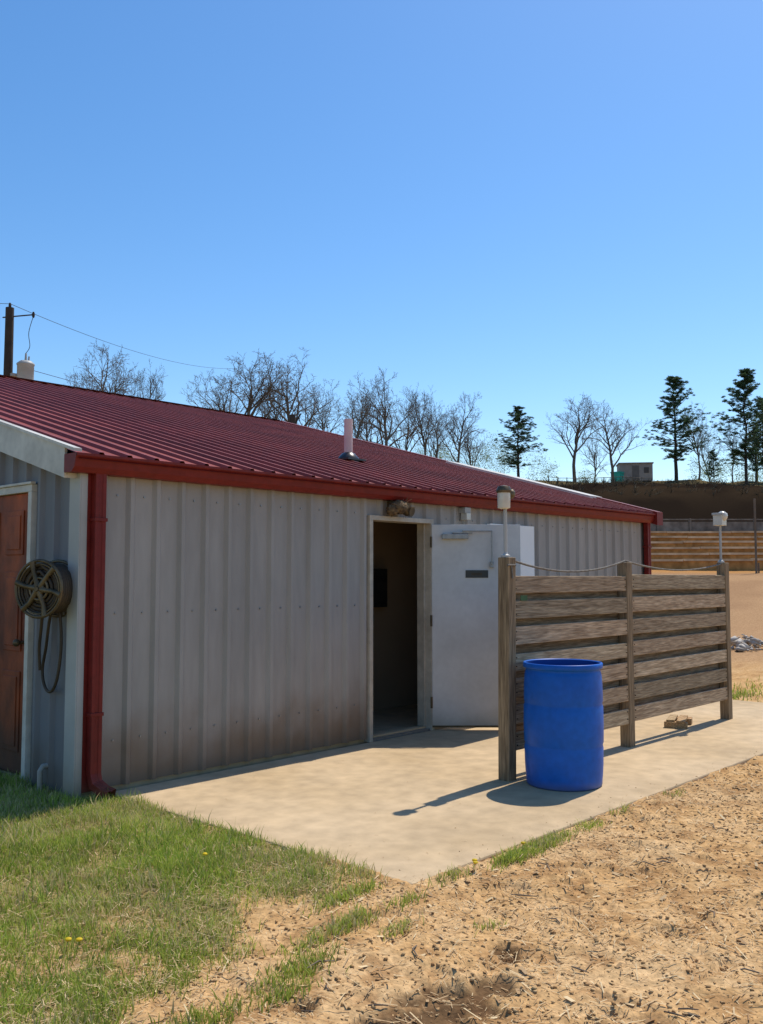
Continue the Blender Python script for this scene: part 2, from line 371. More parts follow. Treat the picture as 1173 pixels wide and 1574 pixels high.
b.box(.10,.36,-.055,-.002,1.885,1.935,M=LM)
b.box(.20,.40,-.045,-.02,1.938,1.955,M=LM)
b.box(.30,.60,-.06,-.045,1.955,1.972,M=LM)
b.box(.585,.60,-.06,-.045,1.63,1.955,M=LM); b.box(.575,.612,-.045,-.002,1.60,1.66,M=LM)
b.obj('door_closer',m_chrome,bld,bevel=.004)
b=MB(); b.box(.335,.56,-.006,-.001,1.50,1.575,M=LM); b.box(.39,.5,-.010,-.006,1.525,1.55,(1,1,1),1,M=LM); b.obj('door_plaque',[m_black,m_hose],bld)
b=MB()
for z in(.22,1.02,1.8):
    b.tube([LM@Vector((-.008,-.012,z)),LM@Vector((-.008,-.012,z+.11))],.011); 
b.box(.0,.885,-.004,-.001,.03,.05,M=LM)
b.obj('door_hinges',m_reel,bld)
b=MB(); b.box(4.74,5.58,WY-.075,WY-.03,.02,2.08); b.obj('second_door',mat('white_door_sunlit',(.82,.82,.80),(.78,.78,.76),2,.4),bld,bevel=.003)  # brighter than the open leaf: sunlight is put into the white
b=MB(); vx,vy=4.39,2.0; vz=roofz(vy)
b.tube([(vx,vy,vz-.02),(vx,vy,vz+.50)],.05,16); b.obj('vent_pipe',m_pvc,bld)
b=MB(); b.lathe([(.14,-.02),(.13,.03),(.075,.09),(.055,.1)],(vx,vy,vz)); b.box(vx-.15,vx+.15,vy-.15,vy+.15,vz-.0,vz+.02); b.obj('vent_boot',m_black,bld)
# ------------------------------------------------------------ lights on wall
b=MB(); x=3.24
b.box(x-.06,x+.06,WY-.05,WY-.0,2.12,2.23,mi=1); 
b.ball((x-.03,WY-.13,2.17),.08,mi=0,sq=(1.25,.9,.8),jit=.14); b.ball((x+.09,WY-.12,2.14),.05,mi=1,jit=.02); b.ball((x-.11,WY-.11,2.14),.055,mi=0,jit=.15)
b.tube([(x+.09,WY-.05,2.16),(x+.11,WY-.17,2.13)],[.03,.048],12,mi=1)
for i in range(50):
    a=random.uniform(0,6.28); c=Vector((x-.03+random.uniform(-.1,.1),WY-.13+random.uniform(-.06,.05),2.17+random.uniform(-.07,.06)))
    d=Vector((math.cos(a),random.uniform(-.5,.5),math.sin(a)))*random.uniform(.03,.07); b.tube([c-d,c+d],.0018,4)
b.obj('wall_floodlight',[m_nest,m_reel])
b=MB(); x=4.33
b.box(x-.05,x+.05,WY-.09,WY-.0,2.17,2.23); b.box(x-.035,x+.035,WY-.10,WY-.02,2.10,2.17,mi=1); b.tube([(x,WY-.03,2.1),(x,WY-.03,1.8)],.009,8)
b.obj('wall_lamp',[m_greytrim,m_glass],bevel=.004)
# ------------------------------------------------------------ hose reel
hr=empty('hose_reel')
HM=Matrix.Translation((0,.50,1.43))@Matrix.Rotation(math.radians(22),4,'Z')@Matrix.Rotation(-math.pi/2,4,'Y')
b=MB()
def ring(B,z,R,r,n=28,mi=0,k=8):
    B.tube([HM@Vector((R*math.cos(2*math.pi*i/n),R*math.sin(2*math.pi*i/n),z)) for i in range(n+1)],r,k,mi=mi,caps=False)
for z in(.06,.25):
    ring(b,z,.195,.012); ring(b,z,.172,.007); ring(b,z,.075,.010)
    for i in range(6):
        t=math.pi*i/3+.3
        b.tube([HM@Vector((.02*math.cos(t),.02*math.sin(t),z)),HM@Vector((.12*math.cos(t+.08),.12*math.sin(t+.08),z)),HM@Vector((.195*math.cos(t),.195*math.sin(t),z))],[.024,.016,.024],8)
    b.lathe([(.0,-.012),(.045,-.012),(.05,0),(.045,.014),(.0,.018)],HM@Vector((0,0,z)),20,M=HM.to_3x3().to_4x4())
b.tube([HM@Vector((0,0,-.02)),HM@Vector((0,0,.28))],.018)
b.lathe([(.07,.06),(.07,.25)],HM.translation,24,M=HM.to_3x3().to_4x4())
b.box(-.035,.0,.42,.60,1.28,1.58)
b.obj('wheel_frame',m_reel,hr)
b=MB()
pts=[]
for layer,(R) in enumerate((.095,.12,.145,.168)):
    nturn=7
    for i in range(nturn*20):
        u=i/(nturn*20); z=.075+(.16*u if layer%2==0 else .16*(1-u)); t=2*math.pi*i/20
        pts.append(HM@Vector((R*math.cos(t),R*math.sin(t),z)))
b.tube(pts,.0125,7)
hp=[(-.12,.40,1.33),(-.10,.50,1.2),(-.07,.60,1.0),(-.06,.66,.86),(-.06,.64,.76),(-.06,.57,.70),(-.06,.49,.73),(-.06,.43,.85),(-.06,.40,1.05),(-.07,.41,1.25),(-.08,.45,1.36)]
def smooth(pts,n=6):
    P=[Vector(p) for p in pts]; out=[]
    for i in range(len(P)-1):
        p0=P[max(i-1,0)];p1=P[i];p2=P[i+1];p3=P[min(i+2,len(P)-1)]
        for k in range(n):
            t=k/n; out.append(.5*((2*p1)+(p2-p0)*t+(2*p0-5*p1+4*p2-p3)*t*t+(3*p1-p0-3*p2+p3)*t**3))
    out.append(P[-1]); return out
b.tube(smooth(hp),.011,7)
b.tube(smooth([(-.2,.40,1.3),(-.15,.52,1.15),(-.12,.60,1.0),(-.1,.62,.85)]),.011,7)
b.obj('hose',m_hose,hr)
b=MB(); b.tube([(-.08,.62,-.05),(-.08,.62,.14),(-.06,.62,.17),(.0,.62,.17)],.02,8); b.obj('pipe_stub',m_greytrim)
# ------------------------------------------------------------ fence
fn=empty('wooden_fence'); FY=-1.59
PX=[2.47,4.33,6.50]
b=MB()
for i,x in enumerate(PX):
    c=random.uniform(.9,1.15); top=[1.66,1.64,1.66][i]
    lean=[.012,-.004,.0][i]
    M_=Matrix.Translation((x,FY,0))@Matrix.Rotation(lean,4,'Y')
    b.box(-.048,.048,-.055,.045,-.05,top,(c,c,c),M=M_)
b.obj('posts',m_post,fn,bevel=.006)
b=MB()
NR=7
for bay in range(2):
    x0=PX[bay]+.05; x1=PX[bay+1]-.05
    for r in range(NR):
        z0=.215+r*.1955; c=random.uniform(.8,1.35); w=.135+random.uniform(-.008,.008); wr=random.uniform(.97,1.06)
        t=random.uniform(-.004,.004); tw=random.uniform(-.004,.004)
        b.box(x0-.004,x1+.004,FY-.045+random.uniform(-.003,.003),FY-.018,z0,z0+w,(c*wr,c*.98,c*.93),M=Matrix.Translation((0,0,t-tw*x0))@Matrix.Rotation(-tw,4,'Y'))
    for r in range(NR-1):
        z0=.30+r*.1955+.0; c=random.uniform(.6,.9)  # back boards tinted darker, shade in the gaps put into their colour
        b.box(x0-.04,x1+.04,FY+.046,FY+.072,z0,z0+.125,(c,c*.95,c*.9))
b.obj('boards',m_wood,fn,bevel=.004)
b=MB()
for bay in range(2):
    x0=PX[bay];x1=PX[bay+1]
    P=[(x0+(x1-x0)*t,FY-.01,1.655-.10*4*t*(1-t)*(1 if bay==0 else .8)) for t in np.linspace(0,1,14)]
    b.tube(P,.009,6)
b.tube([(PX[0]-.05,FY-.06,1.60),(PX[0]+.05,FY-.06,1.60)],.009,6); b.tube([(PX[0],FY-.06,1.6),(PX[0]+.01,FY-.065,1.5)],.007,6)
b.obj('rope',m_rope,fn)
b=MB()
for bay in range(2):
    for xx in (PX[bay]+.075,PX[bay+1]-.075):
        for r in range(NR):
            for dz in (.035,.1): 
                z=.215+r*.1955+dz; b.box(xx-.004,xx+.004,FY-.052,FY-.044,z-.004,z+.004)
b.obj('nails',m_hose,fn)
b=MB(); b.box(PX[0]+.13,PX[0]+.22,FY-.054,FY-.050,1.33,1.37); b.obj('tag',mat('green_tag',(.05,.12,.05)),fn)
def fencelamp(x,h,name,kind):
    b=MB()
    b.tube([(x,FY-.0,1.62),(x,FY,h-.12)],.014,8,mi=0)
    b.lathe([(.0,0),(.035,0),(.035,.02),(.018,.03),(.012,.05)],(x,FY,1.655),16,mi=0)
    if kind==0:
        b.lathe([(.02,-.13),(.048,-.12),(.05,-.03),(.05,.0)],(x-.015,FY,h),20,mi=1)
        b.lathe([(.055,-.005),(.06,.012),(.045,.045),(.0,.055)],(x-.015,FY,h),20,mi=2)
        b.ball((x+.045,FY-.02,h-.01),.038,mi=2,jit=.05)
    else:
        b.box(x-.065,x+.055,FY-.05,FY+.05,h-.13,h-.02,mi=1); b.box(x-.075,x+.065,FY-.06,FY+.06,h-.02,h+.005,mi=0); b.ball((x-.005,FY-.03,h-.03),.055,mi=1)
    b.obj(name,[m_greytrim,m_glass,m_reel],bevel=.004)
fencelamp(PX[0]+.01,2.155,'fence_lamp',0); fencelamp(PX[2]-.03,2.19,'fence_lamp',1)
b=MB(); W3=Matrix.Translation((5.72,-1.42,0))@Matrix.Rotation(.35,4,'Z')
b.box(-.22,.2,-.08,.0,.062,.08,(1.2,1.0,.75),M=W3); b.box(-.2,-.12,-.1,.12,.0,.06,(1.2,1.0,.75),M=W3); b.box(.08,.22,-.12,.1,.0,.062,(1.4,1.1,.8),M=W3); b.box(-.18,.2,.02,.1,.062,.08,(1.1,1.,.8),M=W3)
b.obj('pallet_scrap',m_wood,bevel=.003)
# ------------------------------------------------------------ drum
b=MB()
P=[(.0,.012),(.25,.012),(.266,.0),(.274,.012),(.276,.05),(.280,.09),(.284,.16),(.286,.27),(.282,.285),(.282,.30),(.288,.315),(.290,.44),(.288,.565),(.282,.58),(.282,.595),(.287,.61),(.285,.72),(.280,.79),(.273,.822),(.267,.835),(.274,.842),(.287,.846),(.290,.856),(.290,.878),(.285,.884),(.276,.884),(.271,.878)]
b.lathe(P,n=56)
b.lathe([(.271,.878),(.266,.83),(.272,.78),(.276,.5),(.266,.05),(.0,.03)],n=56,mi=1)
o=b.obj('plastic_drum',[m_blue,m_blue_in]); o.location=(2.655,-1.97,0)
# ------------------------------------------------------------ grass / straw / pebbles
def blades(xs,ys,hmin,hmax,w,colA,colB,lean=.6):
    n=len(xs); zs=gh(xs,ys,False)-.004
    t=rng.uniform(0,2*np.pi,n); h=rng.uniform(hmin,hmax,n)*(.7+.6*fbm(xs,ys,5,2,35)); wd=w*rng.uniform(.6,1.3,n)
    ct,st=np.cos(t),np.sin(t); ld=rng.uniform(0,2*np.pi,n); la=h*rng.uniform(.1,lean,n)
    lx,ly=np.cos(ld)*la,np.sin(ld)*la
    V=np.zeros((n,5,3))
    for k,(sg,fh,fl,fw) in enumerate([(-1,0,0,1),(1,0,0,1),(-1,.6,.4,.75),(1,.6,.4,.75),(0,1,1,0)]):
        V[:,k,0]=xs+ct*wd*sg*fw+lx*fl; V[:,k,1]=ys+st*wd*sg*fw+ly*fl; V[:,k,2]=zs+h*fh
    base=(np.arange(n)*5)[:,None,None]
    F=(np.array([[0,1,3],[0,3,2],[2,3,4]])[None]+base).reshape(-1,3)
    u=rng.random(n)[:,None]; c=np.array(colA)*(1-u)+np.array(colB)*u
    dry=(rng.random(n)<.10+.35*ss(fbm(xs,ys,2.2,3,37),.45,.65))[:,None]; c=np.where(dry,np.array((.60,.50,.24)),c)
    c=c*(.72+.56*fbm(xs,ys,3,3,30))[:,None]
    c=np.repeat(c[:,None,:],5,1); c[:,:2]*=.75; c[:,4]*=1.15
    return V.reshape(-1,3),F,c.reshape(-1,3)
parts=[]
def scat(n,x0,x1,y0,y1,f):
    xs=rng.uniform(x0,x1,n); ys=rng.uniform(y0,y1,n); k=rng.random(n)<f(xs,ys); return xs[k],ys[k]
A=(.28,.37,.045);B_=(.50,.55,.11)
xs,ys=scat(215000,-2.4,.3,-3.5,1.9,lambda x,y:grassmask(x,y)*(.3+.7*ss(fbm(x,y,6,3,31),.3,.55))*(x<.27)*~((x>-.02)&(y>.2)))
parts.append(blades(xs,ys,.015,.066,.0022,A,B_,.9))
xs,ys=scat(13000,-2.4,.3,-3.3,1.9,lambda x,y:grassmask(x,y)*ss(fbm(x,y,5,3,33),.5,.65)*(x<.25)*~((x>-.03)&(y>.2)))
parts.append(blades(xs,ys,.05,.11,.0032,(.18,.29,.035),(.33,.42,.06),.7))
xs,ys=scat(70000,-9,-2.2,-3,9,lambda x,y:grassmask(x,y)); parts.append(blades(xs,ys,.03,.08,.006,A,B_,.8))
tuft=[(-.35,-2.75,.06,450),(-.28,-2.95,.04,160),(-.9,-2.95,.09,300),(-1.3,-3.0,.08,250),(-1.0,-3.05,.05,160),(-1.42,-2.98,.10,260),(.0,-2.75,.05,120),(.9,-2.72,.06,550),(1.1,-2.71,.08,650),(1.25,-2.70,.05,400),(1.42,-2.68,.06,350),(1.8,-2.68,.06,160),(2.2,-2.67,.05,60),(.45,-2.68,.06,160),(-.05,-2.5,.07,250),(-.2,-2.5,.07,300),(.15,-2.35,.05,150),(2.9,-2.7,.06,60),(8.3,-.9,.3,400),(8.5,-.4,.3,300),(10,-1,.6,300),(-.6,-2.75,.06,260),(-.75,-2.9,.06,230),(0.05,-3.2,.04,60)]
for (a,c,r,n) in tuft:
    xs=a+rng.normal(0,r*1.3,n); ys=c+rng.normal(0,r*.5,n); k=~((xs>SX0-.01)&(xs<SX1)&(ys>SY0-.01)); xs,ys=xs[k],ys[k]
    parts.append(blades(xs,ys,.015,.06 if a<5 else .10,.0026 if a<5 else .007,A,B_,.9))
xs=rng.uniform(-.55,-.03,2500); ys=rng.uniform(.15,2.2,2500); parts.append(blades(xs,ys,.03,.09,.003,A,B_,.7))
off=0;VV=[];FF=[];CC=[]
for v,f,c in parts: VV.append(v);FF.append(f+off);CC.append(c);off+=len(v)
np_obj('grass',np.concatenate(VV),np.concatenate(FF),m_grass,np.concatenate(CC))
def straws(n,x0,x1,y0,y1,lmin,lmax,w,f,lift=.004,zf=None):
    xs,ys=scat(n,x0,x1,y0,y1,f); n=len(xs); z=(gh(xs,ys) if zf is None else zf+0*xs)+lift
    t=rng.uniform(0,np.pi,n); l=rng.uniform(lmin,lmax,n)/2; ww=w*rng.uniform(.5,1.5,n)/2; tl=rng.normal(0,.18,n)
    dx,dy=np.cos(t),np.sin(t); V=np.zeros((n,4,3))
    for k,(a,bb) in enumerate([(-1,-1),(1,-1),(1,1),(-1,1)]):
        V[:,k,0]=xs+dx*l*a-dy*ww*bb; V[:,k,1]=ys+dy*l*a+dx*ww*bb; V[:,k,2]=z+tl*l*a+np.abs(tl)*l
    u=rng.random(n)[:,None]; c=np.array((.72,.55,.31))*(1-u)+np.array((.34,.19,.08))*u
    c=np.repeat(c[:,None],4,1)
    return V.reshape(-1,3),(np.arange(n*4).reshape(-1,4)),c.reshape(-1,3)
notslab=lambda x,y:~((x>SX0-.02)&(x<SX1)&(y>SY0-.01)&(y<12))
P=[straws(46000,-2.4,4.2,-5,-2.0,.006,.035,.0022,lambda x,y:notslab(x,y)*(1-.5*grassmask(x,y))*(.25+.75*ss(fbm(x,y,2.5,3,40),.4,.6))),
   straws(2600,-2.4,4.5,-5,-2.4,.03,.10,.004,lambda x,y:notslab(x,y)*1.0),
   straws(500,-2.4,4.5,-5,-2.4,.02,.05,.012,lambda x,y:notslab(x,y)*1.0),
   straws(20000,-2.4,.2,-3.3,1.5,.02,.07,.0024,lambda x,y:grassmask(x,y)*(.35+.6*ss(-y,1.2,2.4)),.02),
   straws(900,.25,5,-2.58,-1.6,.006,.025,.002,lambda x,y:np.exp(-(y+2.6)*5),.002,0.0),
   straws(160,.25,7,-2.5,.15,.006,.02,.003,lambda x,y:1+0*x,.002,0.0)]
off=0;VV=[];FF=[];CC=[]
for v,f,c in P: VV.append(v);FF.append(f+off);CC.append(c);off+=len(v)
np_obj('straw_litter',np.concatenate(VV),np.concatenate(FF),m_straw,np.concatenate(CC))
def pebbles(n,x0,x1,y0,y1,smin,smax,f,zf=None):
    xs,ys=scat(n,x0,x1,y0,y1,f); n=len(xs); z=gh(xs,ys) if zf is None else zf+0*xs
    sz=smin+(smax-smin)*rng.random(n)**4
    O=np.array([[1,0,0],[-1,0,0],[0,1,0],[0,-1,0],[0,0,1],[0,0,-1.]])[None]*(rng.uniform(.6,1.3,(n,6,1)))
    O=O+rng.normal(0,.22,(n,6,3)); O[:,:,2]*=.6
    V=O*sz[:,None,None]; V[:,:,0]+=xs[:,None];V[:,:,1]+=ys[:,None];V[:,:,2]+=(z+sz*.2)[:,None]
    T=np.array([[0,2,4],[2,1,4],[1,3,4],[3,0,4],[2,0,5],[1,2,5],[3,1,5],[0,3,5]])
    F=(T[None]+(np.arange(n)*6)[:,None,None]).reshape(-1,3)
    u=rng.random(n)[:,None]; c=np.array((.62,.42,.21))*(1-u)+np.array((.38,.21,.09))*u; c=np.repeat(c[:,None],6,1)
    return V.reshape(-1,3),F,c.reshape(-1,3)
P=[pebbles(30000,-2.4,4.5,-5,-2.3,.002,.013,lambda x,y:notslab(x,y)*(1-.8*grassmask(x,y))),
   pebbles(4000,4,12,-6,-1,.005,.03,notslab),
   pebbles(260,.3,7.5,-2.55,.1,.001,.006,lambda x,y:.3+0*x,0.0),
   pebbles(900,.25,6,-2.6,-2.2,.001,.007,lambda x,y:np.exp(-(y+2.6)*9),0.0)]
off=0;VV=[];FF=[];CC=[]
for v,f,c in P: VV.append(v);FF.append(f+off);CC.append(c);off+=len(v)
np_obj('dirt_clods',np.concatenate(VV),np.concatenate(FF),m_peb,np.concatenate(CC))
b=MB(); 
for (x,y) in [(-1.35,-2.1),(-1.33,-2.15),(.62,-2.68),(.6,-2.7),(1.05,-2.69),(-1.65,-1.0),(-.3,-1.6)]:
    z=float(gh(x,y)); b.tube([(x,y,z),(x+.01,y,z+.055)],.0015,5,col=(.2,.3,.08)); b.ball((x+.01,y,z+.058),.014,(.85,.62,.02),sq=(1,1,.5),jit=.12,n=6)
b.obj('dandelions',m_leaf)
b=MB()
for i in range(26):
    x=random.uniform(-1,2.6);y=random.uniform(-4.3,-2.9)
    z=float(gh(x,y))+.006;a=random.uniform(0,6.28);l=random.uniform(.05,.14)
    b.tube([(x,y,z),(x+math.cos(a)*l*.5,y+math.sin(a)*l*.5,z+.008),(x+math.cos(a+.3)*l,y+math.sin(a+.3)*l,z+.003)],[.003,.0035,.002],5)
b.obj('twigs',m_bark)
# ------------------------------------------------------------ rubble pile
P=pebbles(260,14.9,16.6,1.3,2.4,.04,.16,lambda x,y:np.exp(-((x-15.7)**2+(y-1.85)**2)/.25))
v,f,c=P; d=np.exp(-((v[:,0]-15.7)**2+(v[:,1]-1.85)**2)/.3); v[:,2]+=d*.28*rng.random(len(v)//6).repeat(6)
np_obj('rubble_pile',v,f,mat('rubble_grey',(.62,.57,.5),(.32,.27,.22),3,.9))
# ------------------------------------------------------------ bleachers & bank structures
RV=Vector((RH[0],RH[1],0)); FV=Vector((FH[0],FH[1],0))
def across(B,sd,l0,l1,d,z0,z1,col=(1,1,1),mi=0):
    o=Vector((CX,CY,0))+FV*sd; vs=[o+RV*l+FV*dd+Vector((0,0,z)) for l in(l0,l1) for dd in(0,d) for z in(z0,z1)]
    B.add(vs,[(0,1,3,2),(4,6,7,5),(0,4,5,1),(2,3,7,6),(0,2,6,4),(1,5,7,3)],col,False,mi)
m_clay=mat('orange_clay',(.50,.27,.10),(.34,.17,.06),.5,.95,fine=(3,.35),spec=0); m_plank=mat('pale_planks',(.62,.48,.32),(.42,.31,.2),.8,.8,fine=(2,.25),spec=.1)
b=MB()
for i in range(6):
    sd=46+i*1.75; z=2.3+i*.36
    across(b,sd,4,44,.12,z-.6,z,mi=0)
    l=4.
    while l<44:
        w=random.uniform(3,5); dz=random.uniform(-.03,.03); across(b,sd-.1,l,l+w-.04,.45,z-.05+dz,z+.06+dz,mi=1); l+=w
    across(b,sd+.12,4,44,1.7,z-.7,z-.08,mi=0)
b.obj('terraced_bleachers',[m_clay,m_plank])
b=MB(); across(b,57,3,46,.3,3.4,4.85); 
for i in range(22): across(b,56.9,3+i*2,3.12+i*2,.2,3.4,5.05)
across(b,56.95,3,46,.1,4.95,5.03)
b.obj('retaining_wall',mat('grey_timber_wall',(.22,.20,.175),(.13,.115,.10),1,.9,fine=(3,.3),spec=.1))
def zat(y_px,sd): return CZ+(885-y_px)/1420*sd
x,y=place(20.75,44); z=float(gh(x,y)); b=MB(); b.tube([(x,y,z-.2),(x,y,5.2)],.055,8); b.tube([(x+.3,y,z),(x+.3,y,z+.5)],.04,6); b.obj('field_pole',m_bark)
x,y=place(27.4,98); z=float(gh(x,y)); SM=Matrix.Translation((x,y,z))@Matrix.Rotation(math.radians(-55),4,'Z')
b=MB(); b.box(-1.7,1.7,-1.2,1.2,.2,2.0,M=SM); b.box(-1.8,1.8,-1.3,1.3,2.0,2.12,(.8,.8,.8),M=SM); b.box(-.4,.3,-1.24,-1.2,.3,1.8,(.5,.5,.5),M=SM); b.box(.8,1.3,-1.24,-1.2,1,1.6,(.3,.3,.3),M=SM)
b.obj('storage_trailer',mat('tan_siding',(.40,.33,.28),(.33,.27,.23),2,.7,vcol=True))
x,y=place(28.4,97); z=float(gh(x,y)); b=MB(); b.box(x-.5,x+.5,y-.5,y+.5,z+.1,z+1.3); b.box(x-.55,x+.55,y-.55,y+.55,z+1.3,z+1.42); b.box(x-.3,x+.3,y-.53,y-.5,z+.2,z+1.2)
b.obj('portable_toilet',mat('teal_plastic',(.03,.45,.33),(.03,.4,.3),2,.5))
b=MB(); pp=[]
for i in range(12):
    x,y=place(32.5-i*.55,77); z=float(gh(x,y)); b.tube([(x,y,z-.2),(x,y,z+.5)],.035,5); pp.append((x,y,z+.45))
b.tube(pp,.025,5)
b.obj('hill_fence',m_bark)
# ------------------------------------------------------------ trees
def segs_obj(name,S,material):
    S=np.array(S); p0=S[:,0:3];p1=S[:,3:6];r0=S[:,6];r1=S[:,7]; n=len(S); k=4
    d=p1-p0; d/=np.linalg.norm(d,axis=1)[:,None]+1e-9
    up=np.where(np.abs(d[:,2:3])<.9,np.array([[0,0,1.]]),np.array([[1.,0,0]]))
    a=np.cross(d,up); a/=np.linalg.norm(a,axis=1)[:,None]; b_=np.cross(a,d)
    V=np.zeros((n,2*k,3))
    for j in range(k):
        t=2*np.pi*j/k; w=a*np.cos(t)+b_*np.sin(t)
        V[:,j]=p0+w*r0[:,None]; V[:,k+j]=p1+w*r1[:,None]
    T=np.array([[j,(j+1)%k,k+(j+1)%k,k+j] for j in range(k)])
    F=(T[None]+(np.arange(n)*2*k)[:,None,None]).reshape(-1,4)
    return V.reshape(-1,3),F
def baretree(seed,H=10,spread=1.,trunk=.25,twigs=1.0):
    R=random.Random(seed); S=[]
    def grow(p,d,L,r,lv):
        n=max(2,int(3+L)); step=L/n; pr=r; pts=[]
        for i in range(n):
            w=.12 if lv==0 else .2
            d=(d+Vector((R.gauss(0,w),R.gauss(0,w),R.gauss(0,w)*.6+(.06 if lv else .1)))).normalized()
            q=p+d*step; nr=r*(1-(i+1)/n*(.55 if lv==0 else .7)); S.append((*p,*q,pr,nr)); 
            f=(i+1)/n; pts.append((q.copy(),d.copy(),nr,f)); p=q; pr=nr
        if lv>=4: return
        nch=[12,7,5,4][lv]
        for c in range(int(nch*twigs+.5)):
            lo=trunk if lv==0 else .18
            f=lo+(1-lo)*((c+R.random())/nch); i=min(n-1,int(f*n)); q,dd,rr,ff=pts[i]
            ang=R.uniform(.45,.9) if lv<3 else R.uniform(.4,1.0)
            ax=dd.cross(Vector((R.gauss(0,1),R.gauss(0,1),R.gauss(0,1)))).normalized()
            nd=(Matrix.Rotation(ang*spread,3,ax)@dd)
            if lv==0: nd=(nd+Vector((0,0,.25))).normalized()
            LL=L*(.66 if lv==0 else .55)*(1.1-.5*f)*R.uniform(.75,1.15)
            grow(q,nd,LL,max(rr*.62,.012),lv+1)
    grow(Vector((0,0,-.3)),Vector((0,0,1)),H*.74,H*.021,0)
    return S
bare=[]
for i,(tr,sp) in enumerate([(.28,1.1),(.32,1.05),(.25,1.15),(.42,.9),(.35,1.05)]):
    V,F=segs_obj('t',baretree(100+i,10,sp,tr),m_bark); zmax=V[:,2].max(); V=V*(10/zmax)
    o=np_obj('tmp',V,F,m_bark); me=o.data; bpy.data.objects.remove(o); bare.append(me)
def put(me,name,bearing,sd,ztop,zbase=None,wid=1,rot=None):
    x,y=place(bearing,sd); zb=float(gh(x,y)) if zbase is None else zbase
    o=bpy.data.objects.new(name,me); COL.objects.link(o); o.location=(x,y,zb); h=(ztop-zb)/10; o.scale=(h*wid,h*wid,h)
    o.rotation_euler=(0,0,rot if rot is not None else random.uniform(0,6.28)); return o
def bear(px): return 42.8-math.degrees(math.atan((px-586.5)/1420))
for (px,ty,sd,k,w) in [(148,512,72,0,1.0),(212,545,78,3,.75),(102,560,90,2,.8),(372,528,74,1,1.15),(458,542,76,2,1.1),(330,570,95,4,1.),(425,560,92,3,1.),(545,582,92,3,.9),(596,568,80,4,1),(655,583,86,3,.85),(703,600,86,0,.85),(622,605,105,1,.9),(505,590,110,4,1.0),(570,600,108,2,.9),(678,612,112,4,.8),(725,640,115,1,.8),(885,600,84,1,1.1),(945,610,86,0,1.0),(1078,612,92,3,.9),(1128,640,100,4,.8),(1095,650,115,2,.8),(1165,640,112,1,.8),(915,660,125,4,.8)]:
    put(bare[k],'bare_tree',bear(px),sd,zat(ty,sd),wid=w)
def pine(seed,H=10):
    R=random.Random(seed); S=[];N=[]
    p=Vector((0,0,-.3)); 
    xs=[]
    for i in range(12):
        q=Vector((R.gauss(0,.04)*i*.3,R.gauss(0,.04)*i*.3,H*(i+1)/12)); r=H*.016*(1-i/12.5); S.append((*p,*q,r,r*.9)); xs.append(q); p=q
    def cen(z):
        f=max(0,min(10.99,z/H*12-1)); i=int(f); a=xs[i];b2=xs[min(i+1,11)]; return a.lerp(b2,f-i)
    zz=.2*H
    while zz<H*.985:
        f=(zz/H-.2)/.8
        Lmax=H*.34*(1-f)**.7*(.5+.5*min(1,f*4))+.12
        for c in range(R.randint(3,5)):
            if R.random()<.15: continue
            a=R.uniform(0,6.28); L=Lmax*R.uniform(.4,1.15); p=cen(zz)+Vector((0,0,R.uniform(-.1,.1))); upv=R.uniform(.0,.35)+f*.5
            d=Vector((math.cos(a),math.sin(a),upv)).normalized(); n=6
            for i in range(n):
                d=(d+Vector((R.gauss(0,.12),R.gauss(0,.12),R.gauss(.03,.1)))).normalized(); q=p+d*L/n; r=.03*(1-i/n)+.010; S.append((*p,*q,r,r*.8)); p=q
                if i>=1:
                    for _ in range(3 if i>1 else 1):
                        c0=p+Vector((R.gauss(0,.16),R.gauss(0,.16),R.gauss(.05,.07)))*(L/1.8+.3); N.append((*c0,R.uniform(.14,.27)))
        zz+=H*R.uniform(.026,.048)
    V,F=segs_obj('p',S,m_barkd)
    N=np.array(N); m=42; n=len(N); c=np.repeat(N[:,:3],m,0); rr=np.repeat(N[:,3],m)
    g=np.random.default_rng(seed); d=g.normal(size=(n*m,3)); d/=np.linalg.norm(d,axis=1)[:,None]; d[:,2]=d[:,2]*.6+.15
    base=c+d*(rr*g.uniform(0,.5,n*m))[:,None]; tip=c+d*(rr*g.uniform(.8,1.25,n*m))[:,None]
    sd=np.cross(d,g.normal(size=(n*m,3))); sd/=np.linalg.norm(sd,axis=1)[:,None]; wd=.02
    NV=np.stack([base-sd*wd,base+sd*wd,tip],1).reshape(-1,3); NF=np.arange(n*m*3).reshape(-1,3)
    cl=np.repeat(g.random(n),m)[:,None]; col=np.array((.05,.10,.05))*(1-cl)+np.array((.12,.20,.08))*cl; col=np.repeat(col,3,0)
    return (V,F),(NV,NF,col)
pines=[]
for sdd in (5,9,14):
    (V,F),(NV,NF,c)=pine(sdd); a=np_obj('zz1',V,F,m_barkd); b2=np_obj('zz2',NV,NF,m_needle,c)
    pines.append((a.data,b2.data)); bpy.data.objects.remove(a); bpy.data.objects.remove(b2)
def putpine(bearing,sd,ztop,k,w=1,zb=None):
    x,y=place(bearing,sd); zb=float(gh(x,y)) if zb is None else zb
    e=empty('pine_tree'); e.location=(x,y,zb); h=(ztop-zb)/10; e.scale=(h*w,h*w,h); e.rotation_euler=(0,0,random.uniform(0,6.28))
    for nm,me in(('trunk',pines[k][0]),('needles',pines[k][1])):
        o=bpy.data.objects.new(nm,me); COL.objects.link(o); o.parent=e
for (px,ty,sd,k,w) in [(798,622,82,1,1.3),(1042,576,82,0,1.15),(1150,567,80,2,1.15),(1178,610,84,0,1.0),(1100,690,105,1,1.2),(1215,580,84,1,1),(1165,660,100,0,1.2)]:
    putpine(bear(px),sd,zat(ty,sd),k,w)
g=np.random.default_rng(3)
cs=[]
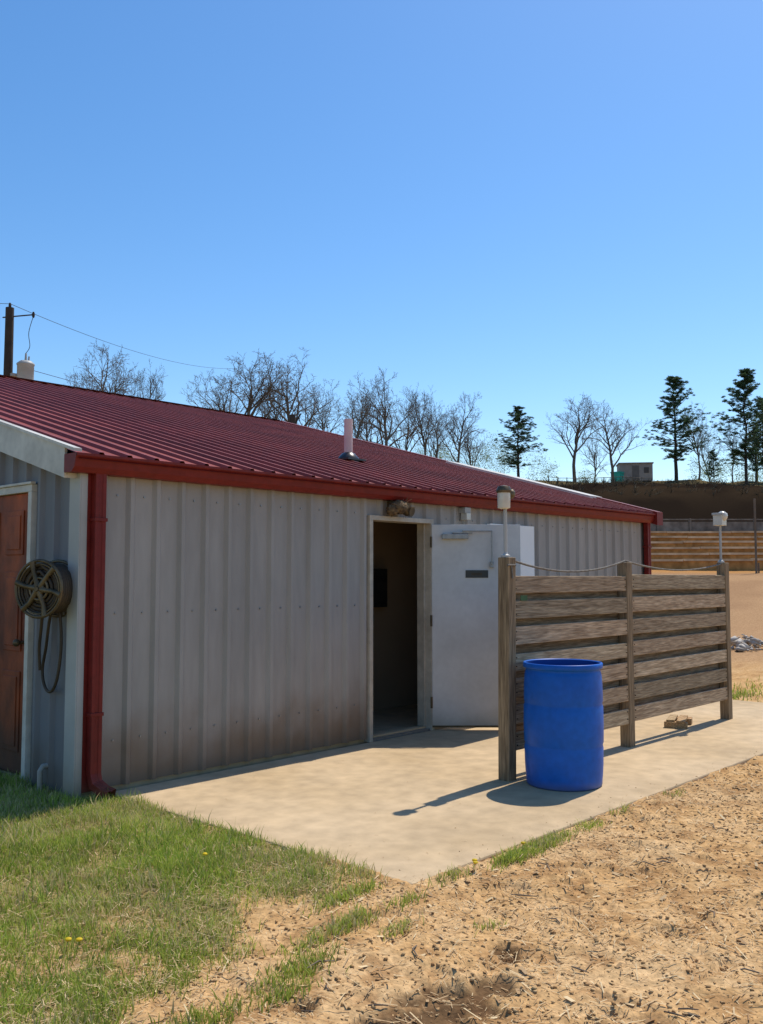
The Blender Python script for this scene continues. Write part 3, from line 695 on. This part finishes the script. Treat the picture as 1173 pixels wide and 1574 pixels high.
for (px,ty,sd,r) in [(765,690,120,2.2),(745,700,120,1.8),(690,690,125,2.0),(670,700,118,1.6),(640,695,130,2),(720,708,118,2.0),(600,700,130,2.2),(560,690,135,2),(780,705,115,1.6),(835,715,120,1.8),(1120,720,110,1.8),(1160,725,108,1.8),(1080,722,112,1.5),(905,735,112,1.0),(1200,720,110,2)]:
    x,y=place(bear(px),sd); z=zat(ty,sd)
    for j in range(22):
        cs.append((x+g.normal(0,r*.6),y+g.normal(0,r*.6),z+g.normal(-.6,r*.55),.5))
cs=np.array(cs); m=90; n=len(cs); c=np.repeat(cs[:,:3],m,0)+g.normal(0,.42,(n*m,3)); a=g.normal(size=(n*m,3))*.07; b2=g.normal(size=(n*m,3))*.07
V=np.stack([c,c+a,c+b2],1).reshape(-1,3); cl=np.repeat(g.random(n),m)[:,None]; col=np.repeat(np.array((.18,.22,.06))*(1-cl)+np.array((.32,.36,.12))*cl,3,0)
np_obj('distant_foliage',V,np.arange(len(V)).reshape(-1,3),m_leaf,col)
S=[]
for i in range(420):
    bb=g.uniform(16,36); sd=g.uniform(66,80); x,y=place(bb,sd); z=float(gh(x,y)); 
    for j in range(4):
        d=g.normal(0,.3,2); h=g.uniform(.15,.5); S.append((x,y,z-.05,x+d[0],y+d[1],z+h,.02,.006))
V,F=segs_obj('b',S,None); np_obj('bank_brush',V,F,mat('brush_brown',(.09,.07,.04),(.045,.035,.02),.5,.9))
x,y=place(bear(448),62); b=MB(); b.tube([(x,y,6),(x,y,11),(x+.05,y,12.4)],[.3,.25,.2],8); b.tube([(x,y,11.5),(x+.5,y-.3,12.5)],[.1,.06],6); b.obj('tree_snag',m_barkd)
# ------------------------------------------------------------ utility pole + wire
up=empty('utility_pole'); x,y=11.5,26.2; z=float(gh(x,y))
b=MB(); b.tube([(x,y,z-.5),(x,y,11.1)],[.19,.145],12)
Rv=Vector((RH[0],RH[1],0)); o0=Vector((x,y,0))
b.tube([o0+Vector((0,0,10.75))-Rv*.25,o0+Vector((0,0,10.85))+Rv*.85],.025,6)
b.obj('pole',m_barkd,up)
b=MB(); c=o0+Rv*.62
b.lathe([(.0,8.35),(.27,8.38),(.29,8.45),(.29,9.0),(.31,9.02),(.31,9.06),(.2,9.16),(.0,9.2)],c,20)
b.tube([c+Vector((0,0,9.15)),c+Vector((0,0,9.45))],[.05,.03],8); b.tube([c+Vector((.1,0,9.1)),c+Vector((.12,0,9.35))],[.04,.03],8)
b.box(x,x+.5,y-.3,y+.0,8.6,8.7)
b.obj('transformer',m_greytrim,up)
b=MB(); b.lathe([(.03,10.74),(.05,10.8),(.05,10.88),(.03,10.95)],o0+Rv*.85,10); b.lathe([(.03,11.1),(.05,11.15),(.05,11.22),(.03,11.28)],o0,10)
b.tube(smooth([o0+Rv*.85+Vector((0,0,10.8)),o0+Rv*.7+Vector((0,0,10.2)),o0+Rv*.75+Vector((0,0,9.7)),c+Vector((0,0,9.45))]),.012,5); b.obj('insulators',m_barkd,up)
def wire(a,bq,sag,nm,r=.011):
    a=Vector(a);bq=Vector(bq); b=MB(); b.tube([a.lerp(bq,t)-Vector((0,0,sag*4*t*(1-t))) for t in np.linspace(0,1,24)],r,5); b.obj(nm,m_black)
e1=place(bear(372),78); wire((x,y,11.25),(e1[0],e1[1],zat(562,78)),.8,'power_line')
e2=place(bear(-300),60); wire((x,y,11.25),(e2[0],e2[1],zat(400,60)),.6,'power_line')
e3=place(bear(560),78); wire(o0+Rv*.62+Vector((0,0,8.9)),(e3[0],e3[1],zat(690,78)),.3,'power_line')
# ------------------------------------------------------------ light
SE=math.radians(59.7); sdv=Vector((math.cos(SE)*.9982,math.cos(SE)*.06,math.sin(SE)))
sun=bpy.data.lights.new('sun','SUN'); sun.energy=4.7; sun.angle=math.radians(.53); sun.color=(1,.93,.82)
so=bpy.data.objects.new('sun',sun); COL.objects.link(so); so.rotation_euler=sdv.to_track_quat('Z','Y').to_euler()
w=bpy.data.worlds.new('World'); scn.world=w; w.use_nodes=True; nt=w.node_tree
sk=nt.nodes.new('ShaderNodeTexSky'); sk.sky_type='NISHITA'; sk.sun_disc=False; sk.sun_elevation=SE; sk.sun_rotation=math.radians(86.5)
sk.air_density=1.0; sk.dust_density=.4; sk.ozone_density=2.2
hs=nt.nodes.new('ShaderNodeHueSaturation'); hs.inputs['Saturation'].default_value=1.28; hs.inputs['Value'].default_value=1.25
bg=nt.nodes['Background']; bg.inputs['Strength'].default_value=.135
nt.links.new(sk.outputs[0],hs.inputs['Color']); nt.links.new(hs.outputs[0],bg.inputs['Color'])
# ------------------------------------------------------------ camera
cam=bpy.data.cameras.new('camera'); co=bpy.data.objects.new('camera',cam); COL.objects.link(co)
cam.sensor_fit='VERTICAL'; cam.sensor_height=24; cam.lens=24*1420/1574; cam.clip_end=3000; cam.clip_start=.05
co.location=(CX,CY,CZ)
Vd=Vector((math.cos(YAW)*math.cos(PIT),math.sin(YAW)*math.cos(PIT),math.sin(PIT)))
co.rotation_euler=Vd.to_track_quat('-Z','Y').to_euler()
scn.camera=co
scn.view_settings.view_transform='Standard'; scn.view_settings.look='None'; scn.view_settings.exposure=0
